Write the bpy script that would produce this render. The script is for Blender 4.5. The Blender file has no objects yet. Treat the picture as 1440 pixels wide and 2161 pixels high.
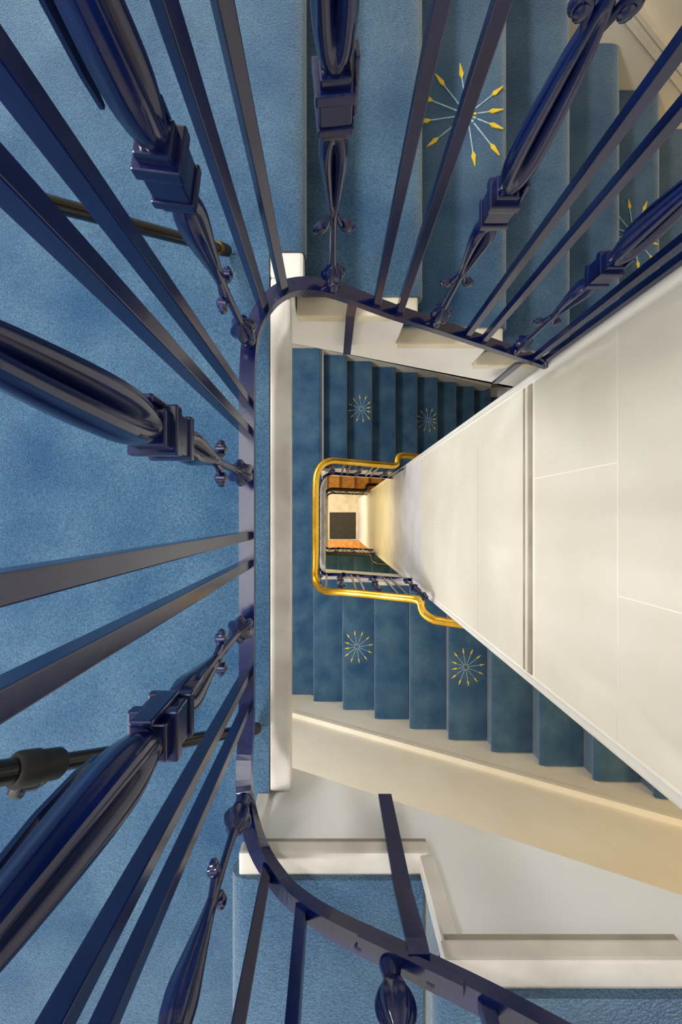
import bpy, bmesh, math, random
from mathutils import Vector, Matrix, noise
random.seed(7)
S = bpy.context.scene
C = S.collection

# ------------------------------------------------------------------ camera
CZ = 10.70                                   # camera height above the ground floor
cam = bpy.data.cameras.new('camera')
cam.sensor_fit = 'HORIZONTAL'; cam.sensor_width = 24.0; cam.lens = 15.0
cam.shift_x = 20.0/1440; cam.shift_y = 12.5/1440
cam.clip_start = 0.01; cam.clip_end = 60
co = bpy.data.objects.new('camera', cam); C.objects.link(co)
co.location = (0, 0, CZ); co.rotation_euler = (0, 0, 0)
S.camera = co

# ------------------------------------------------------------------ light
w = bpy.data.worlds.new('world'); S.world = w; w.use_nodes = True
w.node_tree.nodes['Background'].inputs[0].default_value = (0.8, 0.85, 0.9, 1)
w.node_tree.nodes['Background'].inputs[1].default_value = 0.25
S.view_settings.view_transform = 'Standard'
S.view_settings.look = 'None'
S.view_settings.gamma = 1.0
S.view_settings.use_curve_mapping = False
S.view_settings.exposure = 0.28

def area(name, loc, size, power, col, target=None, sy=None):
    l = bpy.data.lights.new(name, 'AREA'); l.energy = power; l.color = col
    l.shape = 'RECTANGLE'; l.size = size; l.size_y = sy or size
    o = bpy.data.objects.new(name, l); C.objects.link(o); o.location = loc
    if target:
        o.rotation_euler = (Vector(target)-Vector(loc)).to_track_quat('-Z', 'Y').to_euler()
    return o
def point(name, loc, power, col, r=0.12):
    l = bpy.data.lights.new(name, 'POINT'); l.energy = power; l.color = col; l.shadow_soft_size = r
    o = bpy.data.objects.new(name, l); C.objects.link(o); o.location = loc
    return o
area('ceiling_lamp_top_landing', (-0.70, 0.0, CZ+2.45), 0.8, 20, (1.0, 0.98, 0.96), (-0.70, 0, 0), 2.0)
for yy_ in (-0.85, 0.85):
    area('wall_lamp_top_landing', (-1.36, yy_, CZ+0.70), 0.28, 30, (1.0, 0.98, 0.96), (0.0, yy_*0.8, CZ-0.7), 0.28)
for yy_ in (-1.05, 1.05):
    area('wall_lamp_middle', (-1.36, yy_, CZ-1.9), 0.5, 38, (1.0, 0.975, 0.94), (0.4, yy_*0.8, CZ-4.4), 0.7)
point('warm_lamp_middle', (2.75, -1.0, CZ-0.75), 36, (1.0, 0.72, 0.31))
area('landing_lamp_lower', (-0.85, 0.0, CZ-4.35), 0.6, 42, (1.0, 0.78, 0.38), (-0.85, 0, 0), 2.0)
area('landing_lamp_bottom', (-0.85, 0.0, CZ-7.65), 0.6, 60, (1.0, 0.86, 0.66), (-0.85, 0, 0), 2.0)

# ------------------------------------------------------------------ materials
def srgb(r, g, b):
    f = lambda c: (c/255/12.92) if c/255 <= 0.04045 else ((c/255+0.055)/1.055)**2.4
    return (f(r), f(g), f(b), 1)
def mat(name, c1, c2=None, rough=0.5, metal=0.0, scale=6.0, detail=4.0, bump=0.0, bscale=200.0, sheen=0.0,
        sheen_tint=(1, 1, 1, 1), coat=0.0, spec=0.5, lo=0.35, hi=0.65, rough2=None):
    m = bpy.data.materials.new(name); m.use_nodes = True
    nt = m.node_tree; b = nt.nodes['Principled BSDF']
    b.inputs['Roughness'].default_value = rough; b.inputs['Metallic'].default_value = metal
    b.inputs['Specular IOR Level'].default_value = spec
    b.inputs['Coat Weight'].default_value = coat
    if sheen:
        b.inputs['Sheen Weight'].default_value = sheen; b.inputs['Sheen Roughness'].default_value = 0.45
        b.inputs['Sheen Tint'].default_value = sheen_tint
    tc = nt.nodes.new('ShaderNodeTexCoord')
    geo = nt.nodes.new('ShaderNodeNewGeometry')
    n = nt.nodes.new('ShaderNodeTexNoise'); n.inputs['Scale'].default_value = scale; n.inputs['Detail'].default_value = detail
    nt.links.new(geo.outputs['Position'], n.inputs['Vector'])
    r = nt.nodes.new('ShaderNodeValToRGB')
    r.color_ramp.elements[0].position = lo; r.color_ramp.elements[1].position = hi
    r.color_ramp.elements[0].color = c1; r.color_ramp.elements[1].color = c2 or c1
    nt.links.new(n.outputs['Fac'], r.inputs['Fac'])
    nt.links.new(r.outputs['Color'], b.inputs['Base Color'])
    if rough2 is not None:
        mr = nt.nodes.new('ShaderNodeMapRange'); mr.inputs['To Min'].default_value = rough; mr.inputs['To Max'].default_value = rough2
        nt.links.new(n.outputs['Fac'], mr.inputs['Value']); nt.links.new(mr.outputs['Result'], b.inputs['Roughness'])
    if bump:
        n2 = nt.nodes.new('ShaderNodeTexNoise'); n2.inputs['Scale'].default_value = bscale; n2.inputs['Detail'].default_value = 2
        nt.links.new(geo.outputs['Position'], n2.inputs['Vector'])
        bp = nt.nodes.new('ShaderNodeBump'); bp.inputs['Strength'].default_value = bump; bp.inputs['Distance'].default_value = 0.004
        nt.links.new(n2.outputs['Fac'], bp.inputs['Height']); nt.links.new(bp.outputs['Normal'], b.inputs['Normal'])
    return m
def carpet_mat():
    m = mat('blue_carpet', srgb(36, 74, 110), srgb(72, 104, 131), rough=0.95, scale=5.5, detail=6, bump=0.5, bscale=300,
            sheen=0.85, sheen_tint=(0.88, 0.94, 0.93, 1), spec=0.1, lo=0.3, hi=0.7)
    nt = m.node_tree; b = nt.nodes['Principled BSDF']
    geo = nt.nodes.new('ShaderNodeNewGeometry')
    n = nt.nodes.new('ShaderNodeTexNoise'); n.inputs['Scale'].default_value = 270; n.inputs['Detail'].default_value = 1.5
    nt.links.new(geo.outputs['Position'], n.inputs['Vector'])
    mr = nt.nodes.new('ShaderNodeMapRange'); mr.inputs['From Min'].default_value = 0.25; mr.inputs['From Max'].default_value = 0.75
    mr.inputs['To Min'].default_value = 0.6; mr.inputs['To Max'].default_value = 1.4
    nt.links.new(n.outputs['Fac'], mr.inputs['Value'])
    mx = nt.nodes.new('ShaderNodeMix'); mx.data_type = 'RGBA'; mx.blend_type = 'MULTIPLY'; mx.inputs['Factor'].default_value = 1
    src = b.inputs['Base Color'].links[0].from_socket
    nt.links.new(src, mx.inputs['A']); nt.links.new(mr.outputs['Result'], mx.inputs['B'])
    nt.links.new(mx.outputs['Result'], b.inputs['Base Color'])
    return m
M = {}
M['carpet'] = carpet_mat()
M['white'] = mat('white_paint', srgb(224, 225, 227), srgb(234, 235, 236), rough=0.45, scale=3, bump=0.05, bscale=60)
M['wall'] = mat('cream_wall_paint', srgb(226, 219, 204), srgb(234, 229, 217), rough=0.6, scale=2.0, bump=0.05, bscale=50)
M['panel'] = mat('pale_stone_panel', srgb(220, 218, 208), srgb(232, 231, 224), rough=0.42, scale=2.2, detail=7, bump=0.03, bscale=40)
M['panel_white'] = mat('white_stone_panel', srgb(222, 222, 232), srgb(236, 236, 244), rough=0.4, scale=5, detail=8)
M['joint'] = mat('white_joint', srgb(246, 244, 238), rough=0.5)
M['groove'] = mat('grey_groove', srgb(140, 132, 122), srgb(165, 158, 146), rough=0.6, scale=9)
M['stone'] = mat('cream_stone', srgb(206, 196, 172), srgb(226, 219, 200), rough=0.5, scale=12, detail=6, bump=0.1, bscale=90)
M['stone_white'] = mat('white_stone', srgb(196, 191, 182), srgb(224, 221, 215), rough=0.45, scale=9, detail=6, bump=0.1, bscale=90)
M['iron'] = mat('navy_gloss_paint', srgb(2, 15, 62), srgb(4, 21, 76), rough=0.13, scale=14, detail=5, bump=0.02, bscale=60, spec=0.7, rough2=0.24)
M['brass'] = mat('brass', srgb(226, 172, 52), srgb(240, 196, 84), rough=0.2, metal=1.0, scale=8, rough2=0.32)
M['yellow'] = mat('yellow_wool', srgb(226, 190, 44), srgb(240, 212, 84), rough=0.9, scale=60)
M['pale'] = mat('pale_blue_wool', srgb(150, 184, 205), srgb(186, 208, 220), rough=0.9, scale=60)
M['black'] = mat('black_lacquer_tube', srgb(10, 10, 11), srgb(20, 19, 18), rough=0.24, scale=10)
M['rubber'] = mat('black_rubber', srgb(16, 16, 17), rough=0.6)
M['bronze'] = mat('bronze_ring', srgb(120, 92, 52), rough=0.35, metal=1.0)
M['lit_stone'] = mat('orange_lit_stone', srgb(196, 128, 56), srgb(222, 160, 84), rough=0.4, scale=14)  # orange lamplight painted into the stone colour of the bare lowest treads
M['floor'] = mat('beige_marble_floor', srgb(206, 194, 166), srgb(226, 216, 192), rough=0.3, scale=6, detail=7)
M['mat'] = mat('dark_mat', srgb(50, 48, 44), srgb(66, 62, 56), rough=0.95, scale=40, bump=0.4, bscale=300)
M['steel'] = mat('steel', srgb(96, 98, 106), rough=0.3, metal=1.0)

# ------------------------------------------------------------------ helpers
def link(o, parent=None):
    C.objects.link(o)
    if parent: o.parent = parent
    return o
def mesh(name, verts, faces, m, smooth=False, mats=None, idx=None):
    me = bpy.data.meshes.new(name); me.from_pydata([tuple(v) for v in verts], [], faces); me.update()
    bm = bmesh.new(); bm.from_mesh(me); bmesh.ops.recalc_face_normals(bm, faces=bm.faces); bm.to_mesh(me); bm.free()
    for mm in (mats or [m]): me.materials.append(mm)
    if idx:
        for p, i in zip(me.polygons, idx): p.material_index = i
    if smooth:
        me.polygons.foreach_set('use_smooth', [True]*len(me.polygons))
    return me
def obj(name, me, parent=None, loc=(0, 0, 0), rotz=0.0):
    o = bpy.data.objects.new(name, me); o.location = loc; o.rotation_euler = (0, 0, rotz)
    return link(o, parent)
class MB:
    def __init__(s): s.v = []; s.f = []; s.i = []
    def add(s, v, f, mi=0):
        n = len(s.v); s.v += [tuple(p) for p in v]; s.f += [tuple(a+n for a in q) for q in f]; s.i += [mi]*len(f)
    def box(s, x0, x1, y0, y1, z0, z1, mi=0, b=0.0):
        if b <= 0:
            v = [(x, y, z) for x in (x0, x1) for y in (y0, y1) for z in (z0, z1)]
            s.add(v, [(0, 1, 3, 2), (4, 6, 7, 5), (0, 4, 5, 1), (2, 3, 7, 6), (0, 2, 6, 4), (1, 5, 7, 3)], mi)
        else:
            bm = bmesh.new(); bmesh.ops.create_cube(bm, size=1)
            for p in bm.verts:
                p.co = Vector(((x0+x1)/2+p.co.x*(x1-x0), (y0+y1)/2+p.co.y*(y1-y0), (z0+z1)/2+p.co.z*(z1-z0)))
            bmesh.ops.bevel(bm, geom=bm.edges[:]+bm.verts[:], offset=b, segments=2, profile=0.6, affect='EDGES')
            bm.verts.index_update()
            s.add([p.co[:] for p in bm.verts], [tuple(q.index for q in f.verts) for f in bm.faces], mi); bm.free()
    def prism_y(s, poly, y0, y1, mi=0):                 # polygon in x,z pushed along y
        n = len(poly)
        v = [(x, y0, z) for x, z in poly]+[(x, y1, z) for x, z in poly]
        f = [tuple(range(n)), tuple(range(2*n-1, n-1, -1))]+[(i, (i+1) % n, n+(i+1) % n, n+i) for i in range(n)]
        s.add(v, f, mi)
    def sweep(s, pts, sect, mi=0, closed_sect=True, up=Vector((0, 0, 1))):
        n = len(sect); rings = []
        for i, p in enumerate(pts):
            a = pts[max(i-1, 0)]; b = pts[min(i+1, len(pts)-1)]
            t = (b-a); th = Vector((t.x, t.y, 0))
            if th.length < 1e-6: th = Vector((1, 0, 0))
            th.normalize(); side = Vector((th.y, -th.x, 0))
            sl = t.normalized(); upv = side.cross(sl)
            if upv.z < 0: upv = -upv
            rings.append([p+side*u+upv*h for u, h in sect])
        v = [q for r in rings for q in r]; f = []
        for i in range(len(pts)-1):
            for j in range(n):
                f.append((i*n+j, i*n+(j+1) % n, (i+1)*n+(j+1) % n, (i+1)*n+j))
        f.append(tuple(range(n-1, -1, -1))); k = (len(pts)-1)*n; f.append(tuple(range(k, k+n)))
        s.add(v, f, mi)
    def tube(s, pts, rad, n=10, mi=0):
        pts = [Vector(p) for p in pts]
        rad = rad if isinstance(rad, (list, tuple)) else [rad]*len(pts)
        ref = None; rings = []
        for i, p in enumerate(pts):
            t = (pts[min(i+1, len(pts)-1)]-pts[max(i-1, 0)]).normalized()
            if ref is None:
                ref = t.orthogonal().normalized()
            else:
                ref = (ref-t*ref.dot(t)).normalized()
            b = t.cross(ref)
            rings.append([p+(ref*math.cos(a)+b*math.sin(a))*rad[i] for a in [2*math.pi*k/n for k in range(n)]])
        v = [q for r in rings for q in r]; f = []
        for i in range(len(pts)-1):
            for j in range(n): f.append((i*n+j, i*n+(j+1) % n, (i+1)*n+(j+1) % n, (i+1)*n+j))
        f.append(tuple(range(n-1, -1, -1))); k = (len(pts)-1)*n; f.append(tuple(range(k, k+n)))
        s.add(v, f, mi)
    def lathe(s, prof, n=16, fn=None, mi=0):            # prof: (radius, z); fn(theta, z) scales the radius
        v = []; f = []
        for r, z in prof:
            for k in range(n):
                a = 2*math.pi*k/n; rr = r*(fn(a, z) if fn else 1)
                v.append((rr*math.cos(a), rr*math.sin(a), z))
        for i in range(len(prof)-1):
            for j in range(n): f.append((i*n+j, i*n+(j+1) % n, (i+1)*n+(j+1) % n, (i+1)*n+j))
        f.append(tuple(range(n-1, -1, -1))); k = (len(prof)-1)*n; f.append(tuple(range(k, k+n)))
        s.add(v, f, mi)
    def mesh(s, name, m, smooth=False, mats=None):
        me = mesh(name, s.v, s.f, m, smooth, mats, s.i)
        if smooth:
            try: me.set_sharp_from_angle(angle=math.radians(38))
            except Exception: pass
        return me
    def build(s, name, m, parent=None, smooth=False, mats=None, loc=(0, 0, 0)):
        return obj(name, s.mesh(name, m, smooth, mats), parent, loc)
def empty(name, loc=(0, 0, 0)):
    o = bpy.data.objects.new(name, None); o.location = loc; o.empty_display_size = 0.1
    return link(o)
def tag(o, label, cat, group=None):
    o['label'] = label; o['category'] = cat
    if group: o['group'] = group
    return o
def struct(o, label=None, cat=None):
    o['kind'] = 'structure'
    if label: o['label'] = label
    if cat: o['category'] = cat
    return o
def catmull(pts, n=8):
    P = [Vector(p) for p in pts]; P = [P[0]*2-P[1]]+P+[P[-1]*2-P[-2]]; out = []
    for i in range(1, len(P)-2):
        for k in range(n):
            t = k/n; a, b, c, d = P[i-1:i+3]
            out.append(0.5*((2*b)+(c-a)*t+(2*a-5*b+4*c-d)*t*t+(3*b-a-3*c+d)*t**3))
    out.append(P[-2]); return out
def Z(depth): return CZ-depth

R = 0.17249                                     # riser
LV = [Z(0.873), Z(0.873+19*R), Z(0.873+38*R), 0.0]   # storey levels, top landing first
XW, YN, YS = 0.66, 0.465, -0.540                # the pale core beside the well
WN, WS, WW, WE = 1.765, -1.745, -1.42, 3.5        # outer walls
TOP = CZ+2.5

# ------------------------------------------------------------------ the setting
b = MB(); b.box(WW-0.1, WE+0.1, WS-0.1, WN+0.1, -0.12, 0.0); struct(b.build('floor', M['floor']), 'beige marble ground floor at the bottom of the stairwell', 'floor')
b = MB(); b.box(WW-0.1, WE+0.1, WS-0.1, WN+0.1, TOP, TOP+0.1); struct(b.build('ceiling', M['white']), 'white ceiling above the stairwell', 'ceiling')
b = MB(); b.box(WW-0.1, WE+0.1, WN, WN+0.1, 0, TOP); struct(b.build('wall_north', M['wall']), 'cream painted wall along the upper edge flight', 'wall')
b = MB(); b.box(WW-0.1, WE+0.1, WS-0.1, WS, 0, TOP); struct(b.build('wall_south', M['wall']), 'cream painted wall beside the lower edge flight', 'wall')
b = MB(); b.box(WW-0.1, WW, WS, WN, 0, TOP); struct(b.build('wall_west', M['wall']), 'cream painted wall behind the landings', 'wall')
b = MB(); b.box(WE, WE+0.1, WS, WN, 0, TOP); struct(b.build('wall_east', M['wall']), 'cream painted wall behind the core', 'wall')

# core: backing, panels in courses, two grey grooves, corner beads
b = MB(); b.box(XW, 2.0, YS, YN, 0, TOP); core = struct(b.build('wall_core', M['joint']), 'tall pale stone panelled wall rising through the stairwell', 'wall')
T = 0.0015; J = 0.0022
courses = [(-2.45, -1.95), (-1.95, -1.45), (-1.45, -0.95), (-0.95, -0.45), (-0.45, 0.12), (0.12, 0.552), (0.552, 0.982), (0.982, 1.386)]
courses2 = [(1.467, 1.92), (1.92, 2.35), (2.35, 2.76), (2.76, 3.126)]
vj = {5: [0.13], 6: [-0.18], 7: [0.128], 8: [-0.12], 9: [0.2], 10: [-0.05], 11: [0.16]}
def panels(d0, d1, splits, m, rows=0):
    J = 0.0022 if d0 < 1.4 else 0.001
    ys = [YS+0.024]+sorted(splits)+[YN-0.024]
    for i in range(len(ys)-1):
        y0 = ys[i]+(J if i else 0); y1 = ys[i+1]-(J if i < len(ys)-2 else 0)
        q = MB(); q.box(XW-T, XW+0.001, y0, y1, Z(d1)+J, Z(d0)-J); q.build('panel', m, core)
for i, (d0, d1) in enumerate(courses+courses2):
    panels(d0, d1, vj.get(i, [0.1 if i % 2 else -0.15]), M['panel'])
for d0, d1 in ((3.126, 3.55), (3.55, 4.05), (4.05, 4.5), (4.5, 4.95)): panels(d0, d1, [0.0], M['panel_white'])
d = 4.95; k = 0
while d < 10.5:
    e = min(d+0.55, 10.58)
    panels(d, e, [0.1 if k % 2 else -0.12], M['panel'] if d < 8.6 else M['panel_white']); d = e; k += 1
q = MB(); q.box(XW-0.004, XW+0.001, YS+0.024, YN-0.024, Z(1.421)-0.001, Z(1.399)); q.build('groove_band', M['groove'], core)
q = MB(); q.box(XW-0.004, XW+0.001, YS+0.024, YN-0.024, Z(1.460), Z(1.432)); q.build('groove_band', M['groove'], core)
q = MB(); q.box(XW-0.010, XW+0.001, YS+0.024, YN-0.024, Z(1.433), Z(1.4205), b=0.003); q.build('fillet', M['panel'], core)
for y in (YS, YN):
    sgn = 1 if y > 0 else -1
    for i in range(4):
        z0 = TOP*i/4; z1 = TOP*(i+1)/4
        q = MB(); q.tube([(XW+0.004, y-sgn*0.003, z0), (XW+0.004, y-sgn*0.003, z1)], 0.013, 14); q.build('corner_bead', M['white'], core, smooth=True)

# ------------------------------------------------------------------ stairs
def L(i): return LV[i]
CT = 0.012                                       # carpet thickness
def step_profile(t, s):
    p = [(-t-0.02, 0), (-0.045, -0.001), (-0.022, -0.004), (-0.008, -0.010), (-0.001, -0.020), (0, -0.034), (-0.006, -0.048), (-0.022, -0.056), (-0.024, -0.07), (-0.024, -R),
         (-0.034, -R), (-0.034, -0.0485), (-0.0125, -0.0475), (-0.0125, -CT), (-t-0.02, -CT)]
    return [(x*s, z) for x, z in p]
def star_mesh(limit):
    q = MB(); n = 12
    for k in range(n):
        a = 2*math.pi*(k+0.28)/n
        ca, sa = math.cos(a), math.sin(a)
        r1 = 0.148
        if abs(ca) > 1e-3: r1 = min(r1, (limit[1] if ca > 0 else -limit[0])/abs(ca))
        def P(r, o, z): return (ca*r-sa*o, sa*r+ca*o, z)
        def bar(r0, ra, w0, w1, mi, z=0.0022):
            v = [P(r0, -w0, 0), P(r0, w0, 0), P(ra, w1, 0), P(ra, -w1, 0), P(r0, -w0, z), P(r0, w0, z), P(ra, w1, z), P(ra, -w1, z)]
            q.add(v, [(0, 1, 2, 3), (4, 7, 6, 5), (0, 4, 5, 1), (1, 5, 6, 2), (2, 6, 7, 3), (3, 7, 4, 0)], mi)
        bar(0.03, r1-0.035, 0.0016, 0.0013, 0)
        bar(r1-0.042, r1-0.03, 0.0012, 0.0068, 1, 0.003)
        bar(r1-0.03, r1, 0.0062, 0.0008, 1, 0.003)
        bar(0.016, 0.026, 0.0012, 0.0034, 1 if k % 4 == 0 else 0, 0.0026)
    return q.mesh('star_motif', None, mats=[M['pale'], M['yellow']])

def make_flight(north, lv, x0, t, n, label, clabel, bot, yface, yc, half=False, bare=False):
    """n treads; north flights go down to the right from their landing, south ones go up to the right"""
    s = 1 if north else -1
    fl = empty('stair_flight', (0, 0, L(lv))); tag(fl, label, 'stairs')
    if not bare: cp = empty('stair_carpet', (0, 0, L(lv))); tag(cp, clabel, 'carpet')
    sy = 1 if north else -1
    wall = WN-0.012 if north else WS+0.012
    yb = yface+sy*0.012
    def yy(a, b2): return (a, b2) if a < b2 else (b2, a)
    # body
    poly = []
    if north:
        poly.append((-0.14, -R-0.047+0.13)); poly.append((x0-0.036, -R-0.047+0.13))
        for k in range(1, n+1):
            z = -k*R-0.0475; poly.append((x0+(k-1)*t-0.036, z)); poly.append((x0+k*t-0.036, z))
        xe = x0+n*t-0.036
        poly.append((xe, bot[0]+bot[1]*xe)); poly.append((-0.14, bot[0]-bot[1]*0.14))
    else:
        xs = x0+0.036
        poly.append((xs, bot[0]+bot[1]*xs)); 
        for m in range(1, n+1):
            z = m*R-0.0405; poly.append((x0+(m-1)*t+0.036, z)); poly.append((x0+m*t+0.036, z))
        xe = x0+n*t+0.036
        poly.append((xe, bot[0]+bot[1]*xe))
    q = MB(); a, c = yy(yb, wall); q.prism_y(poly, a, c); q.build('stringer', M['white'], fl)
    # stone treads
    a, c = yy(yface-sy*0.004, wall)
    if north: q = MB(); q.box(-t-0.034, -0.0125, a, c, -0.047, -CT, b=0.006)
    else: q = MB(); q.box(0.0125, t+0.034, a, c, -0.040, -CT, b=0.005)
    tm = q.mesh('tread', M['lit_stone'] if bare else M['stone'] if north else M['stone_white'])
    um = rm = None
    a, c = yy(yface-sy*0.0, yface+sy*0.05)
    if not north:
        q = MB(); q.box(0.020, t+0.034, a, c, -0.050, -0.0395); um = q.mesh('grey_tread_strip', M['groove'])  # thin grey strip along the joint under each tread slab
        q = MB(); q.box(0.0165, 0.040, a, yc[0]+0.002 if a < yc[0] else yc[0]-0.001, -R-CT-0.001, -0.039) if False else q.box(0.0165, 0.040, yc[0]+0.001, yface, -R-CT-0.001, -0.0395, b=0.003); rm = q.mesh('riser_end', M['stone_white'])
    q = MB(); a, c = yy(yc[0], yc[1]); q.prism_y(step_profile(t, s), a, c)
    cm = q.mesh('carpet_step', M['carpet'], smooth=True)
    sm = star_mesh((-0.15, t/2-0.02-0.018) if north else (-(t/2-0.008-0.018), 0.15))
    for k in range(1, n+1):
        x = x0+k*t if north else x0+(k-1)*t
        z = -k*R if north else k*R
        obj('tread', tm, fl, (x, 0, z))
        if um: obj('grey_tread_strip', um, fl, (x, 0, z)); obj('riser_end', rm, fl, (x, 0, z))
        if bare: continue
        cs = obj('carpet_step', cm, cp, (x, 0, z))
        if k % 3 == 2:
            sx = x-t/2+0.02 if north else x+t/2-0.008
            obj('star_motif', sm, cs, (sx-x, sy*1.15, 0.0))
    if half:
        zz = -(n+1)*R if north else (n+1)*R
        xe = x0+n*t-0.036 if north else x0+n*t+0.036
        xm = 2.37 if lv == 0 or not north else 2.30
        xa = xe if north else 2.3
        q = MB(); q.box(xa, WE-0.015, -0.53, WN-0.015, zz-0.2, zz-CT); q.box(xm if north else xe, WE-0.015, WS+0.015, -0.53, zz-0.2, zz-CT); q.build('half_landing', M['white'], fl)
        q = MB(); q.box(xa+0.01, WE-0.12, -0.53, WN-0.15, zz-CT, zz); q.box((xm if north else xe)+0.01, WE-0.12, WS+0.15, -0.53, zz-CT, zz)
        if not bare: q.build('landing_pile', M['carpet'], cp)
    return fl

def landing(i, label, clabel, xc, xe, xn, yn, ys, xs1):
    z = L(i)
    ld = empty('stair_landing', (0, 0, z)); tag(ld, label, 'landing')
    q = MB(); q.box(WW+0.012, xe-0.022, WS+0.012, WN-0.012, -0.12, -0.0475); q.build('slab', M['white'], ld)
    q = MB(); q.box(xc-0.012, xe, ys, yn-0.055, -0.047, -0.003, b=0.006); q.build('edge_stone', M['stone_white'], ld)
    q = MB(); q.box(xc-0.012, xn-0.004, yn-0.012, yn+0.042, -0.047, -0.003, b=0.008); q.build('corner_stone', M['stone_white'], ld)
    q = MB(); q.box(xc-0.010, xe-0.002, yn-0.056, yn-0.011, -0.047, -0.003, b=0.006); q.build('edge_stone', M['stone_white'], ld)
    cp = empty('landing_carpet', (0, 0, z)); tag(cp, clabel, 'carpet')
    q = MB(); q.box(WW+0.02, xc-0.012, WS+0.03, WN-0.03, -0.0475, 0); 
    q.box(xc-0.012, xs1+0.022, WS+0.03, ys-0.001, -0.0475, 0)
    q.build('pile', M['carpet'], cp)
    q = MB(); t = xn-xc-0.008
    q.prism_y([(x+xn, zz) for x, zz in step_profile(t, 1)], yn+0.045, WN-0.03)
    q.build('nosing', M['carpet'], cp, smooth=True)

P0 = dict(xc=-0.1164, xe=-0.0844, xn=-0.053, yn=0.505, ys=-0.562, xs1=-0.15)
P1 = dict(xc=-0.108, xe=-0.058, xn=-0.115+0.02, yn=0.471, ys=-0.544, xs1=-0.165)
landing(0, 'uppermost landing with a white stone edge above the stairwell', 'blue carpet on the uppermost landing filling the left side', **P0)
landing(1, 'middle landing one storey down behind the yellow handrail', 'blue carpet on the middle landing beside the yellow handrail', **P1)
landing(2, 'lowest landing deep in the stairwell', 'blue carpet on the lowest landing deep in the well', **P1)

make_flight(True, 0, -0.053, 0.2805, 8, 'white stair flight descending right from the uppermost landing', 'blue stair carpet with large star motifs at the upper right',
            (-(1.270-0.873)-0.05, -0.50), 0.505, (0.547, 1.74), True)
make_flight(False, 0, -0.168, 0.299, 9, 'white stone flight rising from the uppermost landing at the bottom edge', 'blue carpet on the two nearest rising steps at the bottom edge',
            (-(0.981-0.873)+0.045, 0.532), -0.564, (-0.596, -1.715), True)
for i in (1, 2):
    nm = ('middle', 'lowest')[i-1]
    make_flight(True, i, -0.115, 0.2735, 8, 'stair flight descending right from the %s landing' % nm,
                ('blue stair carpet with two small star motifs above the yellow handrail', 'blue stair carpet deepest in the well on the upper side')[i-1],
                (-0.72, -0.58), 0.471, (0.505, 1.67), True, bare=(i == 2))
for i in (1, 2, 3):
    nm = ('middle landing', 'lowest landing', 'ground floor')[i-1]
    make_flight(False, i, -0.170, 0.2695, 9, 'stair flight rising right from the %s' % nm,
                ('blue stair carpet with two star motifs below the yellow handrail', 'blue stair carpet rising from the lowest landing', 'blue stair carpet rising from the ground floor')[i-1],
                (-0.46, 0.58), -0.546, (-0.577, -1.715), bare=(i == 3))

# sloping skirtings along the outer walls
def skirt(idx, y, pts, h, sgn, ex=0.0):
    q = MB()
    def band(off0, off1, th):
        for (xa, za), (xb, zb) in zip(pts[:-1], pts[1:]):
            q.prism_y([(xa, za-off1), (xb, zb-off1), (xb, zb-off0), (xa, za-off0)], *sorted((y, y-sgn*th)))
    band(0.05, h, 0.022+ex); band(0.032, 0.05, 0.034+ex); band(0.014, 0.032, 0.028+ex); band(0.0, 0.014, 0.038+ex)
    struct(q.build('trim_%d' % idx, M['wall']), ['moulded cream skirting at the upper right corner', 'moulded cream skirting beside the flight with two stars', 'plain beige skirting beside the flight above the yellow handrail', 'moulded cream skirting beside the rising nearest flight'][idx-1], 'skirting')
skirt(1, WN, [(-1.4, Z(0.70)), (-0.15, Z(0.70)), (1.0, Z(1.425)), (2.15, Z(2.13))], 0.42, 1)
skirt(2, WS, [(-1.4, Z(3.73)), (-0.33, Z(3.73)), (2.25, Z(3.73-0.571*2.58))], 0.50, -1)
skirt(3, WN, [(-1.4, Z(3.98)), (-0.15, Z(3.98)), (2.0, Z(3.98+0.63*2.15))], 0.42, 1, 0.09)
skirt(4, WS, [(-1.4, Z(0.70)), (-0.33, Z(0.55)), (2.25, Z(0.55-0.6*2.58))], 0.50, -1)

# ------------------------------------------------------------------ balustrades
BH = 0.800                                        # bottom rail to handrail
q = MB(); q.box(-0.008, 0.008, -0.008, 0.008, 0, BH, b=0.0012); bar_me = q.mesh('plain_baluster', M['iron'])

ZK = [(0, 0), (0.02, 0.024), (0.066, 0.082), (0.128, 0.185), (0.326, 0.362), (0.384, 0.424), (0.565, 0.635), (0.66, 0.70), (0.775, BH), (1.0, 1.0)]
def zr(z):
    for (a, c), (d, e) in zip(ZK[:-1], ZK[1:]):
        if z <= d: return c+(e-c)*(z-a)/(d-a)
    return z
def lerp_prof(pts, n):
    out = []
    P = [Vector((r, z, 0)) for r, z in pts]
    for p in catmull(P, n): out.append((max(p.x, 0.0005), p.y))
    return out
def zmap(me):
    for v in me.vertices: v.co.z = zr(v.co.z)
    return me
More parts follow.
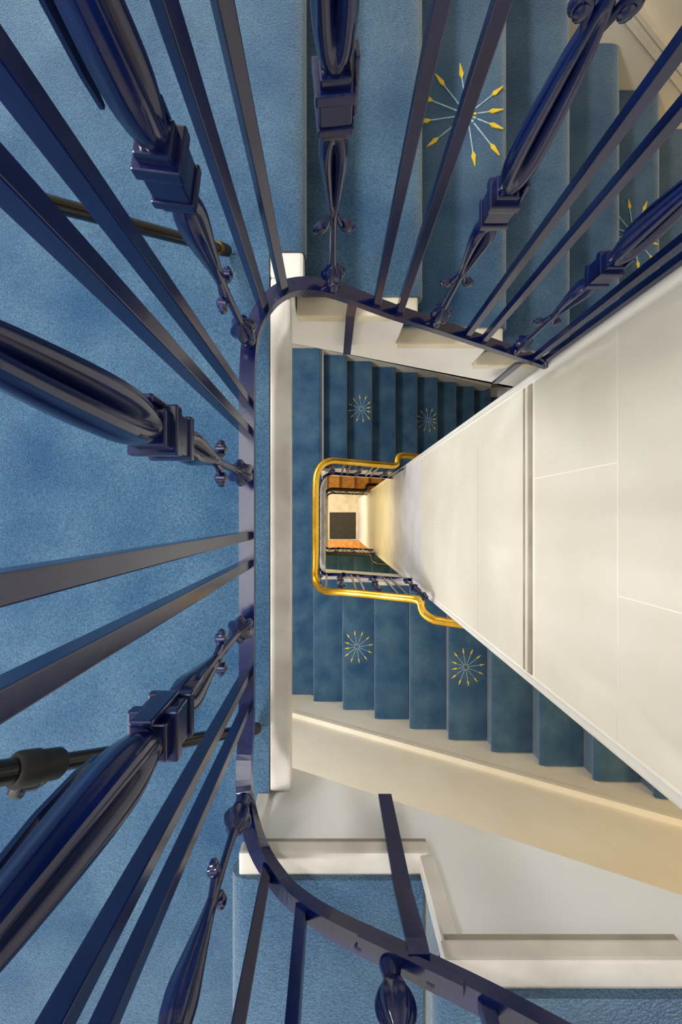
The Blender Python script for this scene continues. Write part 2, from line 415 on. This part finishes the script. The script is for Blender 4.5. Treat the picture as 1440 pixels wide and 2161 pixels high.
# local x: along the rail, local y: outward, away from the well
def slot(strength, z0, z1, flutes=0.05, width=0.34):
    def fn(a, z):
        u = (z-z0)/(z1-z0)
        e = max(0.0, math.sin(math.pi*min(max(u, 0), 1)))**0.6 if 0 < u < 1 else 0
        dfront = abs((a+math.pi/2+math.pi) % (2*math.pi)-math.pi); dback = abs((a-math.pi/2+math.pi) % (2*math.pi)-math.pi)
        g = math.exp(-(dfront/width)**2)+math.exp(-(dback/width)**2)
        rim = 0.10*(math.exp(-((dfront-width*2.1)/0.16)**2)+math.exp(-((dback-width*2.1)/0.16)**2))
        return 1-strength*e*min(g, 1)+rim*e+flutes*math.cos(6*a)*e
    return fn
q = MB()
q.lathe(lerp_prof([(0.0095, 0.0), (0.014, 0.006), (0.011, 0.016), (0.0085, 0.022)], 3), 14)
q.lathe(lerp_prof([(0.008, 0.020), (0.017, 0.030), (0.021, 0.042), (0.018, 0.054), (0.010, 0.064), (0.0065, 0.075), (0.0060, 0.14)], 5), 36,
        lambda a, z: 1+0.13*math.cos(6*a) if 0.024 < z < 0.066 else 1)
core_me = zmap(q.mesh('ornate_baluster', M['iron'], smooth=True))
q = MB()
q.lathe(lerp_prof([(0.0065, 0.56), (0.006, 0.66), (0.010, 0.675), (0.019, 0.695), (0.020, 0.71), (0.010, 0.735), (0.012, 0.75), (0.012, 0.775)], 4), 18,
        lambda a, z: 1+0.13*math.cos(6*a) if 0.672 < z < 0.732 else 1)
top_me = zmap(q.mesh('top_knob', M['iron'], smooth=True))
q = MB(); q.lathe(lerp_prof([(0.0058, 0.125), (0.0075, 0.155), (0.010, 0.19), (0.0145, 0.235), (0.0185, 0.275), (0.0175, 0.302), (0.013, 0.318), (0.0135, 0.326)], 6), 44, slot(0.90, 0.165, 0.318, width=0.42))
low_me = zmap(q.mesh('lower_shaft', M['iron'], smooth=True))
q = MB(); q.lathe(lerp_prof([(0.0145, 0.380), (0.0145, 0.388), (0.0185, 0.402), (0.0215, 0.425), (0.021, 0.455), (0.0185, 0.49), (0.0145, 0.53), (0.010, 0.56), (0.0065, 0.585)], 7), 44, slot(0.90, 0.392, 0.575, width=0.42))
up_me = zmap(q.mesh('upper_shaft', M['iron'], smooth=True))
q = MB()
for hw, za, zb in ((0.0165, 0.320, 0.331), (0.0215, 0.330, 0.339), (0.0188, 0.338, 0.366), (0.0225, 0.365, 0.377), (0.0165, 0.376, 0.387)):
    q.box(-hw, hw, -hw, hw, za, zb, b=0.002)
col_me = zmap(q.mesh('collar', M['iron']))
q = MB(); q.box(0.0195, 0.0255, -0.010, 0.010, 0.340, 0.398, b=0.002); plate_me = zmap(q.mesh('side_plate', M['iron']))
def volute(z, up, s):
    q = MB(); pts = []; rad = []
    for k in range(22):
        u = k/21
        if u < 0.4:
            p = Vector((s*(0.005+0.010*(u/0.4)**1.6), 0, z+up*(0.026-0.030*u/0.4)))
        else:
            a = (u-0.4)/0.6*math.radians(330); r = 0.0085*(1-0.62*(u-0.4)/0.6)
            cx = s*(0.015+0.0085); cz = z-up*0.004
            p = Vector((cx-s*r*math.cos(a), 0, cz-up*r*math.sin(a)))
        pts.append(p); rad.append(0.0042+0.0012*math.sin(u*math.pi))
    q.tube(pts, rad, 8)
    e = pts[-1]; q.tube([e+Vector((0, -0.0085, 0)), e+Vector((0, -0.006, 0)), e+Vector((0, 0.006, 0)), e+Vector((0, 0.0085, 0))], [0.004, 0.0078, 0.0078, 0.004], 10)
    return q.mesh('volute', M['iron'], smooth=True)
vol_me = [volute(0.185, 1, 1), volute(0.185, 1, -1), volute(0.635, -1, 1), volute(0.635, -1, -1)]
q = MB()
lp = [(0, 0.030, 0.405), (0, 0.0285, 0.43), (0, 0.026, 0.47), (0, 0.019, 0.52), (0, 0.010, 0.56), (0, 0.006, 0.575)]
for i in range(len(lp)-1):
    (a, b1, c1), (d, e1, f1) = lp[i], lp[i+1]; w0 = [0.002, 0.006, 0.007, 0.006, 0.005, 0.004][i]; w1 = [0.002, 0.006, 0.007, 0.006, 0.005, 0.004][i+1]
    v = [(-w0, b1, c1), (w0, b1, c1), (w1, e1, f1), (-w1, e1, f1), (-w0, b1+0.004, c1), (w0, b1+0.004, c1), (w1, e1+0.004, f1), (-w1, e1+0.004, f1)]
    q.add(v, [(0, 3, 2, 1), (4, 5, 6, 7), (0, 1, 5, 4), (2, 3, 7, 6), (1, 2, 6, 5), (0, 4, 7, 3)])
leaf_me = zmap(q.mesh('leaf', M['iron']))
def ornate(parent, loc, rz):
    o = obj('ornate_baluster', core_me, parent, loc, rz)
    for nm, me in (('top_knob', top_me), ('lower_shaft', low_me), ('upper_shaft', up_me), ('collar', col_me), ('side_plate', plate_me), ('leaf', leaf_me)): obj(nm, me, o)
    for me in vol_me: obj('volute', me, o)
    return o

def balustrade(i, label, warp):
    z = L(i); off = z-LV[0]
    raw = [(0.655, 0.468, 1.297), (0.456, 0.468, 1.168), (0.30, 0.468, 1.068), (0.137, 0.468, 0.966), (0.05, 0.468, 0.905), (0.0, 0.467, 0.872), (-0.045, 0.458, 0.842),
           (-0.085, 0.440, 0.820), (-0.118, 0.410, 0.808), (-0.143, 0.365, 0.802), (-0.155, 0.31, 0.800), (-0.158, 0.20, 0.80), (-0.158, 0.0, 0.80), (-0.158, -0.20, 0.80), (-0.159, -0.38, 0.80),
           (-0.162, -0.46, 0.793), (-0.153, -0.515, 0.765), (-0.122, -0.551, 0.712), (-0.08, -0.562, 0.658), (-0.041, -0.560, 0.617), (0.0127, -0.552, 0.573), (0.093, -0.547, 0.527), (0.1975, -0.545, 0.470),
           (0.35, -0.545, 0.377), (0.50, -0.545, 0.285), (0.652, -0.545, 0.190)]
    pts = [warp(Vector((x, y, Z(d)+off))) for x, y, d in raw]
    path = catmull(pts, 6)
    root = empty('balustrade', (0, 0, z)); tag(root, label, 'balustrade')
    def loc(p): return Vector((p.x, p.y, p.z-z))
    lp = [loc(p) for p in path]
    q = MB(); q.sweep(lp, [(-0.014, -0.009), (0.014, -0.009), (0.014, 0.009), (-0.014, 0.009)]); q.build('bottom_rail', M['iron'], root)
    # handrail: follows the rail, then steps round the corners of the core
    hp = [p+Vector((0, 0, BH+0.012)) for p in lp if p.x < 0.53]
    if i: hp = [p+Vector((0, 0.016*max(-1, min(1, p.y/0.35)), 0)) for p in hp]
    a, e = hp[0], hp[-1]
    sN = -0.62; sS = 0.60
    ext = []
    for dx, y in ((0.030, a.y+0.006), (0.048, a.y+0.022), (0.052, a.y+0.05), (0.06, a.y+0.078), (0.085, a.y+0.095), (0.14, a.y+0.100), (0.5, a.y+0.10), (1.4, a.y+0.10)):
        ext.append(Vector((a.x+dx, y, a.z+dx*sN)))
    ext2 = []
    for dx, y in ((0.026, e.y-0.004), (0.040, e.y-0.02), (0.045, e.y-0.05), (0.062, e.y-0.085), (0.105, e.y-0.112), (0.17, e.y-0.12), (0.5, e.y-0.12), (1.5, e.y-0.12)):
        ext2.append(Vector((e.x+dx, y, e.z+dx*sS)))
    full = catmull(list(reversed(ext)), 4)+hp+catmull(ext2, 4)
    sec = []
    for k in range(14):
        t = 2*math.pi*k/14; sec.append((0.027*math.cos(t), 0.020*math.sin(t)+(0.003 if math.sin(t) > 0 else 0)))
    q = MB(); q.sweep(full, sec); h = q.build('handrail', M['brass'] if i < 2 else M['black'], root, smooth=True)
    if i < 2: h['label'] = 'polished yellow brass handrail'
    q = MB(); q.sweep(hp, [(-0.011, -0.024), (0.011, -0.024), (0.011, -0.016), (-0.011, -0.016)]); q.build('handrail_core', M['iron'], root)
    def at(x=None, y=None, side=None):
        if side == 'W': c = [p for p in lp if p.x < -0.05 and -0.50 < p.y < 0.40]; p = min(c, key=lambda p: abs(p.y-y)); k = lp.index(p)
        elif side == 'N': c = [p for p in lp if p.y > 0.3]; p = min(c, key=lambda p: abs(p.x-x)); k = lp.index(p)
        else: c = [p for p in lp if p.y < -0.3]; p = min(c, key=lambda p: (abs(p.x-x)+(abs(p.y-y) if y else 0))); k = lp.index(p)
        t = lp[min(k+1, len(lp)-1)]-lp[max(k-1, 0)]
        # interpolate on the neighbouring segment
        best = p
        for m in (k-1, k):
            if 0 <= m < len(lp)-1:
                A, B = lp[m], lp[m+1]
                c0, c1 = (A.y, B.y) if side == 'W' else (A.x, B.x); v = y if side == 'W' else x
                if min(c0, c1) <= v <= max(c0, c1) and abs(c1-c0) > 1e-6: best = A+(B-A)*((v-c0)/(c1-c0))
        return best, math.atan2(t.y, t.x)
    def addbar(p, a): obj('plain_baluster', bar_me, root, (p.x, p.y, p.z+0.004), a)
    def addorn(p, a):
        # the path runs from the far end of the upper flight, through the landing, so local y must point outward
        ornate(root, (p.x, p.y, p.z+0.008), a+math.pi)
    for y in (0.216, 0.163, -0.033, -0.086, -0.290, -0.353): addbar(*at(y=y, side='W'))
    for y in (0.327, 0.078, -0.193): addorn(*at(y=y, side='W'))
    for x in (-0.128, -0.092, 0.099, 0.154, 0.346, 0.400, 0.592, 0.632): addbar(*at(x=x, side='N'))
    for x in (0.003, 0.250, 0.515): addorn(*at(x=x, side='N'))
    for x, y in ((-0.103, -0.556), (-0.043, -0.56), (0.172, None), (0.225, None), (0.435, None), (0.49, None)): addbar(*at(x=x, y=y, side='S'))
    addorn(*at(x=-0.157, y=-0.50, side='S'))
    for x in (0.072, 0.332, 0.60): addorn(*at(x=x, side='S'))
    # flat iron brackets fixed to the stringers
    def bracket(x, y0, y1, zt, zb, wd=0.011):
        q = MB(); zm = zt-(zt-zb)*0.35
        pts = [(y1, zt), (y1, zt-0.02), (y0, zm), (y0, zb)]
        for (ya, za), (yb2, zb2) in zip(pts[:-1], pts[1:]):
            v = [(x-wd, ya-0.004, za), (x+wd, ya-0.004, za), (x+wd, ya+0.004, za), (x-wd, ya+0.004, za),
                 (x-wd, yb2-0.004, zb2), (x+wd, yb2-0.004, zb2), (x+wd, yb2+0.004, zb2), (x-wd, yb2+0.004, zb2)]
            q.add(v, [(0, 1, 2, 3), (7, 6, 5, 4), (0, 4, 5, 1), (1, 5, 6, 2), (2, 6, 7, 3), (3, 7, 4, 0)])
        q.build('bracket', M['iron'], root)
    p, _ = at(x=0.048, side='N'); bracket(0.046, 0.495 if i == 0 else 0.461, p.y, p.z, p.z-0.38)
    p, _ = at(x=0.60, side='N'); bracket(0.60, 0.495 if i == 0 else 0.461, p.y, p.z, p.z-0.30)
    p, _ = at(x=0.108, side='S'); bracket(0.106, -0.553 if i == 0 else -0.535, p.y+0.016, p.z+0.004, p.z-0.33, 0.013)
    # splice plate and screws on the near rail
    if i == 0:
        q = MB(); sp = [at(x=x, side='S')[0]+Vector((0, 0.012, 0.014)) for x in (0.035, 0.07, 0.11, 0.15)]
        q.sweep(sp, [(-0.007, -0.006), (0.007, -0.006), (0.007, 0.004), (-0.007, 0.004)]); q.build('splice_plate', M['iron'], root)
        for x in (0.035, 0.118):
            p, _ = at(x=x, side='S'); q = MB(); q.lathe([(0.006, 0.009), (0.0055, 0.0115), (0.0025, 0.0125)], 14); q.build('screw', M['iron'], root, smooth=True, loc=(p.x, p.y-0.003, p.z))
        p, _ = at(x=0.645, side='N')
        q = MB(); q.tube([(p.x-0.005, p.y, p.z), (p.x-0.012, p.y-0.012, p.z+0.02), (p.x-0.02, p.y-0.01, p.z+0.034), (p.x-0.028, p.y, p.z+0.026), (p.x-0.022, p.y+0.004, p.z+0.016)], [0.009, 0.009, 0.008, 0.007, 0.006], 8)
        q.build('end_scroll', M['iron'], root, smooth=True)
    return root
def warp0(p): return p
def warp1(p):
    k = min(max((0.1-p.x)/0.2, 0), 1)
    return Vector((p.x+0.035*k, p.y*0.925, p.z))
balustrade(0, 'navy painted iron balustrade around the uppermost landing, nearest the viewer', warp0)
balustrade(1, 'balustrade one storey down under the bright yellow handrail', warp1)
balustrade(2, 'small dark balustrade at the bottom of the well', warp1)

# ------------------------------------------------------------------ tripod on the uppermost landing
def tripod():
    root = empty('camera_tripod', (-0.75, 0.018, LV[0])); tag(root, 'black camera tripod standing on the blue uppermost landing', 'tripod')
    B = root.location
    apex = Vector((-0.75, 0.018, Z(-0.31)))-B
    feet = [Vector((-0.207, 0.539, Z(0.873)))-B, Vector((-0.147, -0.424, Z(0.873)))-B, Vector((-1.28, -0.02, Z(0.873)))-B]
    for k, f in enumerate(feet):
        d = (apex-f).normalized(); ln = (apex-f).length
        f0 = f+Vector((0, 0, 0.012))
        cl = (0.50, 0.435, 0.45)[k]
        q = MB(); q.tube([f0+d*0.03, f0+d*(cl+0.02)], 0.0100, 16); leg = q.build('leg', M['black'], root, smooth=True)
        q = MB(); q.tube([f0+d*(cl-0.01), f0+d*(ln-0.02)], 0.0135, 16); q.build('upper_tube', M['black'], leg, smooth=True)
        q = MB(); q.tube([f0+d*0.0, f0+d*0.006, f0+d*0.03, f0+d*0.034], [0.006, 0.011, 0.0125, 0.010], 16); q.build('rubber_foot', M['rubber'], leg, smooth=True)
        q = MB(); q.tube([f0+d*0.032, f0+d*0.040], [0.0125, 0.0125], 16); q.build('ring', M['bronze'], leg, smooth=True)
        # clamp lock with a lever and a thumb screw
        c = f0+d*cl
        q = MB(); q.tube([c-d*0.022, c-d*0.018, c+d*0.004, c+d*0.008], [0.015, 0.0175, 0.0175, 0.0165], 18)
        q.tube([c+d*0.007, c+d*0.028, c+d*0.032], [0.0195, 0.0195, 0.017], 18)
        q.build('clamp', M['rubber'], leg, smooth=True)
        sd = d.cross(Vector((0, 0, 1))).normalized()
        if sd.y > 0: sd = -sd
        q = MB(); q.tube([c+sd*0.014-d*0.01, c+sd*0.024-d*0.014, c+sd*0.03-d*0.008, c+sd*0.031+d*0.006], [0.005, 0.006, 0.006, 0.004], 10)
        q.tube([c+sd*0.016+d*0.016, c+sd*0.034+d*0.012, c+sd*0.038+d*0.004], [0.006, 0.007, 0.0075], 10)
        q.build('lever', M['steel'] if k == 1 else M['rubber'], leg, smooth=True)
    q = MB(); q.tube([apex-Vector((0, 0, 0.03)), apex-Vector((0, 0, 0.015)), apex+Vector((0, 0, 0.03)), apex+Vector((0, 0, 0.04))], [0.03, 0.04, 0.04, 0.03], 20); q.build('hub', M['rubber'], root, smooth=True)
    q = MB(); q.tube([apex+Vector((0, 0, 0.03)), apex+Vector((0, 0, 0.20))], 0.013, 16); q.build('centre_column', M['black'], root, smooth=True)
tripod()

# ------------------------------------------------------------------ ground floor
q = MB(); q.box(-0.05, 0.61, -0.53, 0.14, 0.0, 0.012, b=0.003)
tag(q.build('door_mat', M['mat']), 'dark grey mat on the pale floor at the bottom of the well', 'mat')
